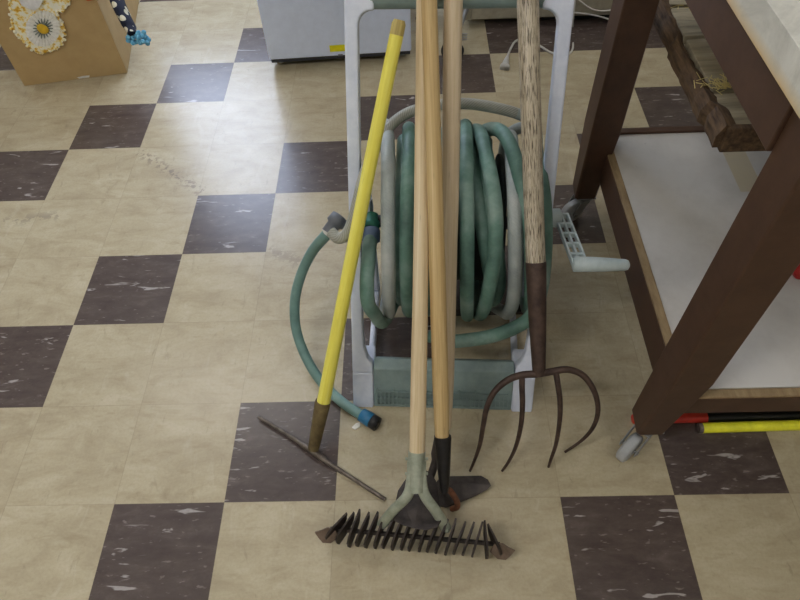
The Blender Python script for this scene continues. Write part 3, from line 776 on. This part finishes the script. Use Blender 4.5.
# ------------------------------------------------------------------ background: fridge, rolling shelf, cords
fo = onz(270, 62, .03); f2 = onz(411.5, 53, .03); fx = (f2 - fo); fw = fx.length; fx.normalize(); fy = V((-fx.y, fx.x, 0))
fr = thing('mini_fridge', 'small cool-white fridge with yellow sticker standing behind the cart', 'fridge', fo.lerp(f2, .5) * 1.0 - Z_ * .03)
A3 = (fx, fy, Z_)
def fbox(x0, y0, z0, x1, y1, z1): return MB().box(fo * 1 + fx * ((x0 + x1) / 2) + fy * ((y0 + y1) / 2) + Z_ * ((z0 + z1) / 2 - .03), (x1 - x0, y1 - y0, z1 - z0), A3)
fbox(.004, .045, .03, fw - .004, .5, .84).build('body', M['appliance'], fr, .008)
dr = fbox(0, 0, .036, fw, .04, .85).build('door', M['appliance'], fr, .006, 3)
fbox(.004, .006, .022, fw - .004, .06, .036).build('base_strip', M['gasket'], fr, .002)
for x in (.03, fw - .03):
    for y in (.05, .46):
        MB().lathe(fo + fx * x + fy * y - Z_ * .03, Z_, [(0, .013), (.003, .015), (.026, .012), (.03, .012)], 16).build('foot', M['cord'], fr)
s0 = onplane(339.5, 48, fo, -fy)
stq = MB().box(s0 - fy * .0008, (.068, .0016, .024), A3).build('sticker', M['sticker'], dr, .0007)
s1 = onplane(340.5, 55, fo, -fy)
MB().box(s1 - fy * .0006, (.016, .0012, .007), A3).build('print_mark', M['ink'], dr)
k0 = onplane(415, 24, fo + fy * .03, -fy)
MB().tube(spline([k0 + fx * .002 + Z_ * .02, k0 + fx * .016 + Z_ * .018, k0 + fx * .014 - Z_ * .004, k0 + fx * .004 - Z_ * .004], 6), .0045, 8).build('door_latch', M['darkplast'], fr)

ry = 1.765
rsf = thing('rolling_shelf', 'beige-grey metal shelf base with dark caster standing behind the reel cart', 'shelf', (1.0, ry + .25, 0))
cx0 = ony(463, 20, ry).x
MB().box2((cx0, ry, .035), (cx0 + .03, ry + .03, .9)).build('corner_post', M['cabinet'], rsf, .002)
MB().box2((cx0 + .03, ry + .004, .035), (1.55, ry + .03, .095)).build('lower_rail', M['cabinet'], rsf, .002)
MB().box2((cx0 + .03, ry + .03, .088), (1.55, ry + .5, .10)).build('bottom_shelf', M['cabinet'], rsf, .002)
MB().box2((cx0 - .002, ry + .03, .05), (cx0 + .012, ry + .5, .9)).build('end_panel', M['cabgrey'], rsf, .002)
MB().box2((1.52, ry, 0), (1.55, ry + .5, .9)).build('far_end_panel', M['cabinet'], rsf, .002)
MB().box2((cx0 + .03, ry + .48, .1), (1.55, ry + .5, .9)).build('back_panel', M['cabinet'], rsf, .002)
MB().box2((cx0 + .30, ry + .05, 0), (1.52, ry + .07, .088)).build('kick_board', M['darkplast'], rsf)
wc = onz(453, 51, .037); wq = V((cx0 + .015, ry + .015, .075))
MB().tube([wc + V((.0, .0, .0)), wc + V((.012, .03, .035)), wq], .008, 10).build('caster_arm', M['castermetal'], rsf)
MB().lathe(wc + V((-.008, .019, 0)), V((.35, -1, 0)), [(0, .008), (0, .031), (.004, .037), (.034, .037), (.038, .031), (.038, .008)], 28).build('caster_wheel', M['wheelblack'], rsf)
sp = MB()
for k in range(4): sp.lathe(wc + V((.006, .01, .035 + .007 * k)), V((1, 0, 0)), [(0, .002), (.042, .002)], 8)
sp.build('caster_spring', M['castermetal'], rsf)

pc = thing('power_plug_cord', 'white cord ending in an open plug on the floor behind the fork', 'cord', onz(505, 66, 0))
pcp = spline([onz(505, 66, .010), onz(507, 58, .010), onz(511, 48, .007), onz(516, 41, .005), onz(526, 39, .005), onz(540, 46, .005), onz(552, 53, .005), onz(565, 54, .005)], 6)
MB().tube(pcp, [.0125, .012, .0115, .0105, .0095, .008, .0065, .005] + [.0038] * (len(pcp) - 8), 10).build('cable', M['cord'], pc)
pd = (pcp[0] - pcp[3]).normalized(); pd.z = 0
sck = MB().lathe(pcp[0] - pd * .002, pd, [(0, .0125), (.004, .0165), (.012, .017), (.012, .0125), (.004, .010)], 18).build('plug', M['cord'], pc)
MB().lathe(pcp[0] + pd * .002, pd, [(0, .010), (.004, .010)], 14).build('socket_face', M['pin'], sck)
wcb = thing('white_cable', 'thin white cable looping down behind the right cart post', 'cable', onz(572, 50, 0))
y_ = ry - .012
w1 = spline([ony(577, -25, y_), ony(575, 0, y_), ony(573, 20, y_), ony(572.5, 34, y_), onz(573, 46, .006), onz(571, 52, .004), onz(566, 56, .004), onz(556, 58, .004)], 6)
w2 = spline([ony(566, 12, y_), ony(580, 13, y_), ony(593, 15, y_), ony(605, 18, y_), ony(622, 24, y_)], 6)
w3 = spline([ony(572, -6, y_), ony(590, 8, y_), ony(604, 11, y_), ony(622, 8, y_)], 6)
MB().tube(w1, .0035, 8).build('cable_run', M['cord'], wcb)
MB().tube(w2, .003, 8).build('cable_run', M['cord'], wcb)
MB().tube(w3, .0025, 8).build('cable_run', M['cord'], wcb)

# ------------------------------------------------------------------ cardboard box and the crochet work on it
bf = onz(24.5, 86); bg = onz(127.5, 73); ux = (bg - bf); bw = ux.length; ux.normalize(); uy = V((-ux.y, ux.x, 0)); BH = .40; BD = .52
box = thing('cardboard_box', 'brown cardboard box standing on the floor at upper left', 'box', bf + ux * bw / 2 + uy * BD / 2)
A4 = (ux, uy, Z_); t_ = .005
def bbox(x0, y0, z0, x1, y1, z1): return MB().box(bf + ux * ((x0 + x1) / 2) + uy * ((y0 + y1) / 2) + Z_ * ((z0 + z1) / 2), (x1 - x0, y1 - y0, z1 - z0), A4)
bbox(0, 0, 0, bw, t_, BH).build('front_panel', M['card'], box, .001)
bbox(0, BD - t_, 0, bw, BD, BH).build('back_panel', M['card'], box, .001)
bbox(0, t_, 0, t_, BD - t_, BH).build('side_panel', M['card'], box, .001)
bbox(bw - t_, t_, 0, bw, BD - t_, BH).build('side_panel', M['card'], box, .001)
bbox(t_, t_, 0, bw - t_, BD - t_, t_).build('bottom_panel', M['card'], box)
bbox(0, 0, BH, bw, BD / 2 - .001, BH + t_).build('top_flap', M['card'], box, .001)
bbox(0, BD / 2 + .001, BH, bw, BD, BH + t_).build('top_flap', M['card'], box, .001)
tp = onplane(84, 77.5, bf, -uy)
MB().prism([tp + ux * -.022 + Z_ * .004 - uy * .001, tp + ux * .0 + Z_ * .007 - uy * .001, tp + ux * .022 + Z_ * .006 - uy * .001, tp + ux * .018 - Z_ * .001 - uy * .001, tp - ux * .016 - Z_ * .001 - uy * .001], -uy * .0008).build('torn_tape', M['white'], box)

dl = thing('crochet_doily', 'yellow and white crocheted doily with a daisy hanging down the cardboard box front', 'doily', bf + ux * .1 - uy * .01)
def FP(u, v, off=.006): return onplane(u, v, bf - uy * off, -uy)
# scalloped panel: yellow border and body
out = [(8, -60), (7, -10), (9, 5), (11, 17), (12, 28), (17, 36), (24, 42), (32, 49), (40, 53.5), (48, 52), (57, 49), (63, 42), (65, 32), (63, 22), (58, 15), (57, 12), (64, 10), (69, 4), (71, -5), (72, -60)]
dense = []
P2 = [V((a, b, 0)) for a, b in out]
for i in range(len(P2) - 1):
    L = (P2[i + 1] - P2[i]).length; n = max(2, int(L / 2.2))
    for k in range(n):
        q = P2[i].lerp(P2[i + 1], k / n); nrm = V((P2[i + 1].y - P2[i].y, P2[i].x - P2[i + 1].x, 0)).normalized()
        dense.append(q + nrm * (1.1 * math.sin((i * 7 + k) * 2.4)))
zc = FP(40, 20).z
body = []
for q in dense:
    w = FP(q.x, max(q.y, -200), .004)
    if w.z > BH + .004: w.z = BH + .004 + 0 * w.z
    body.append(w)
MB().prism(body, -uy * .004).build('border', M['crochety'], dl)
def ringpts(cu, cv, ru, k=28): return [(cu + ru * math.cos(2 * math.pi * i / k), cv + ru * 1.0 * math.sin(2 * math.pi * i / k)) for i in range(k)]
cu, cv = 43, 28.5
fl_m = MB()
for i in range(26):
    a = 2 * math.pi * i / 26
    p0 = FP(cu + 7.5 * math.cos(a), cv + 7.5 * math.sin(a), .010); p1 = FP(cu + 17.2 * math.cos(a), cv + 17.6 * math.sin(a), .010)
    fl_m.tube([p0, p0.lerp(p1, .6), p1], [.0022, .0058, .0064], 8, .6)
fl_m.prism([FP(a, b, .008) for a, b in ringpts(cu, cv, 17)], -uy * .003)
fl_m.build('daisy', M['crochetw'], dl)
gm = MB()
for i in range(18):
    a = 2 * math.pi * i / 18
    p0 = FP(cu + 4 * math.cos(a), cv + 4 * math.sin(a), .013); p1 = FP(cu + 10 * math.cos(a), cv + 10 * math.sin(a), .0135)
    gm.tube([p0, p1], [.0024, .0014], 6)
gm.build('daisy_ring', M['crochetg'], dl)
MB().lathe(FP(cu, cv, .011), -uy, [(0, .019), (.004, .017), (.007, .011), (.009, .003)], 18).build('daisy_centre', M['crochetc'], dl)
fr_m = MB()
for i, q in enumerate(dense[::2]):
    w = FP(q.x, q.y, .008)
    if w.z < BH: fr_m.lathe(w - uy * -.003, -uy, [(0, .003), (.003, .0058), (.006, .0045), (.008, .0015)], 8)
fr_m.build('fringe', M['crochety'], dl)
# white cloth lying over the doily
lc = [(13, -60), (18, -2), (22, 5), (28, 8), (35, 10), (40, 6), (43, 0), (46, -60)]
lw_ = []
for a, b in lc:
    w = FP(a, b, .0145); w.z = min(w.z, BH + .006); lw_.append(w)
tag(rebase(MB().prism(lw_, -uy * .004).build('white_cloth', M['linen']), FP(30, 0)), 'corner of white cloth over the doily top on the cardboard box', 'cloth')
oc = [(82, -40), (84, -1.2), (88, .6), (94, -.6), (92, -40)]
ow = []
for a, b in oc:
    w = FP(a, b, .003); w.z = min(w.z, BH + .006); ow.append(w)
tag(rebase(MB().prism(ow, -uy * .003).build('orange_cloth', M['orangecl']), FP(88, 0)), 'sliver of orange cloth over the cardboard box top edge', 'cloth')
# navy dotted tie with sky-blue crochet end hanging at the right side of the box
nv = thing('navy_tie', 'navy dotted fabric strip with sky-blue crocheted end hanging beside the cardboard box', 'tie', bg + Z_ * .12)
sx = bf + ux * (bw + .018)
def SP(u, v): return onplane(u, v, sx, ux.normalized() * 1.0 + uy * .0)
npts = []
for (u, v) in ((111, -25), (113, -10), (118, 3), (124, 16), (130, 28), (134, 35)):
    npts.append(at(u, v, 2.02))
top_ = bf + ux * (bw - .012) + uy * .10 + Z_ * (BH + .020)
over = bf + ux * (bw + .022) + uy * .10 + Z_ * (BH + .010)
npts[0] = npts[0].lerp(over, .4)
pth = spline([bf + ux * (bw - .07) + uy * .12 + Z_ * (BH + .020), top_, over] + npts[1:], 6)
MB().tube(pth, [.020] * 12 + [.038] * 18 + [.036] * 6 + [.031] * (len(pth) - 36), 14, .45, up=uy).build('strip', M['navy'], nv)
e = npts[-1]; pm = MB(); rp = random.Random(3)
for i in range(34):
    c = e + RIGHT * rp.uniform(-.024, .034) + DOWN * (rp.uniform(-.008, .026)) + FWD * rp.uniform(-.014, .014) + RIGHT * .008
    pm.lathe(c - Z_ * .007, Z_, [(0, .002), (.003, .007), (.008, .008), (.012, .005), (.014, .001)], 8)
pm.build('crochet_end', M['bluewool'], nv)

# ------------------------------------------------------------------ world and view
w = bpy.data.worlds.new('world'); bpy.context.scene.world = w; w.use_nodes = True
w.node_tree.nodes['Background'].inputs[0].default_value = (.5, .55, .65, 1); w.node_tree.nodes['Background'].inputs[1].default_value = .3
vs_ = bpy.context.scene.view_settings
vs_.view_transform = 'Standard'; vs_.look = 'None'; vs_.gamma = 1; vs_.use_curve_mapping = False; vs_.exposure = 0.1
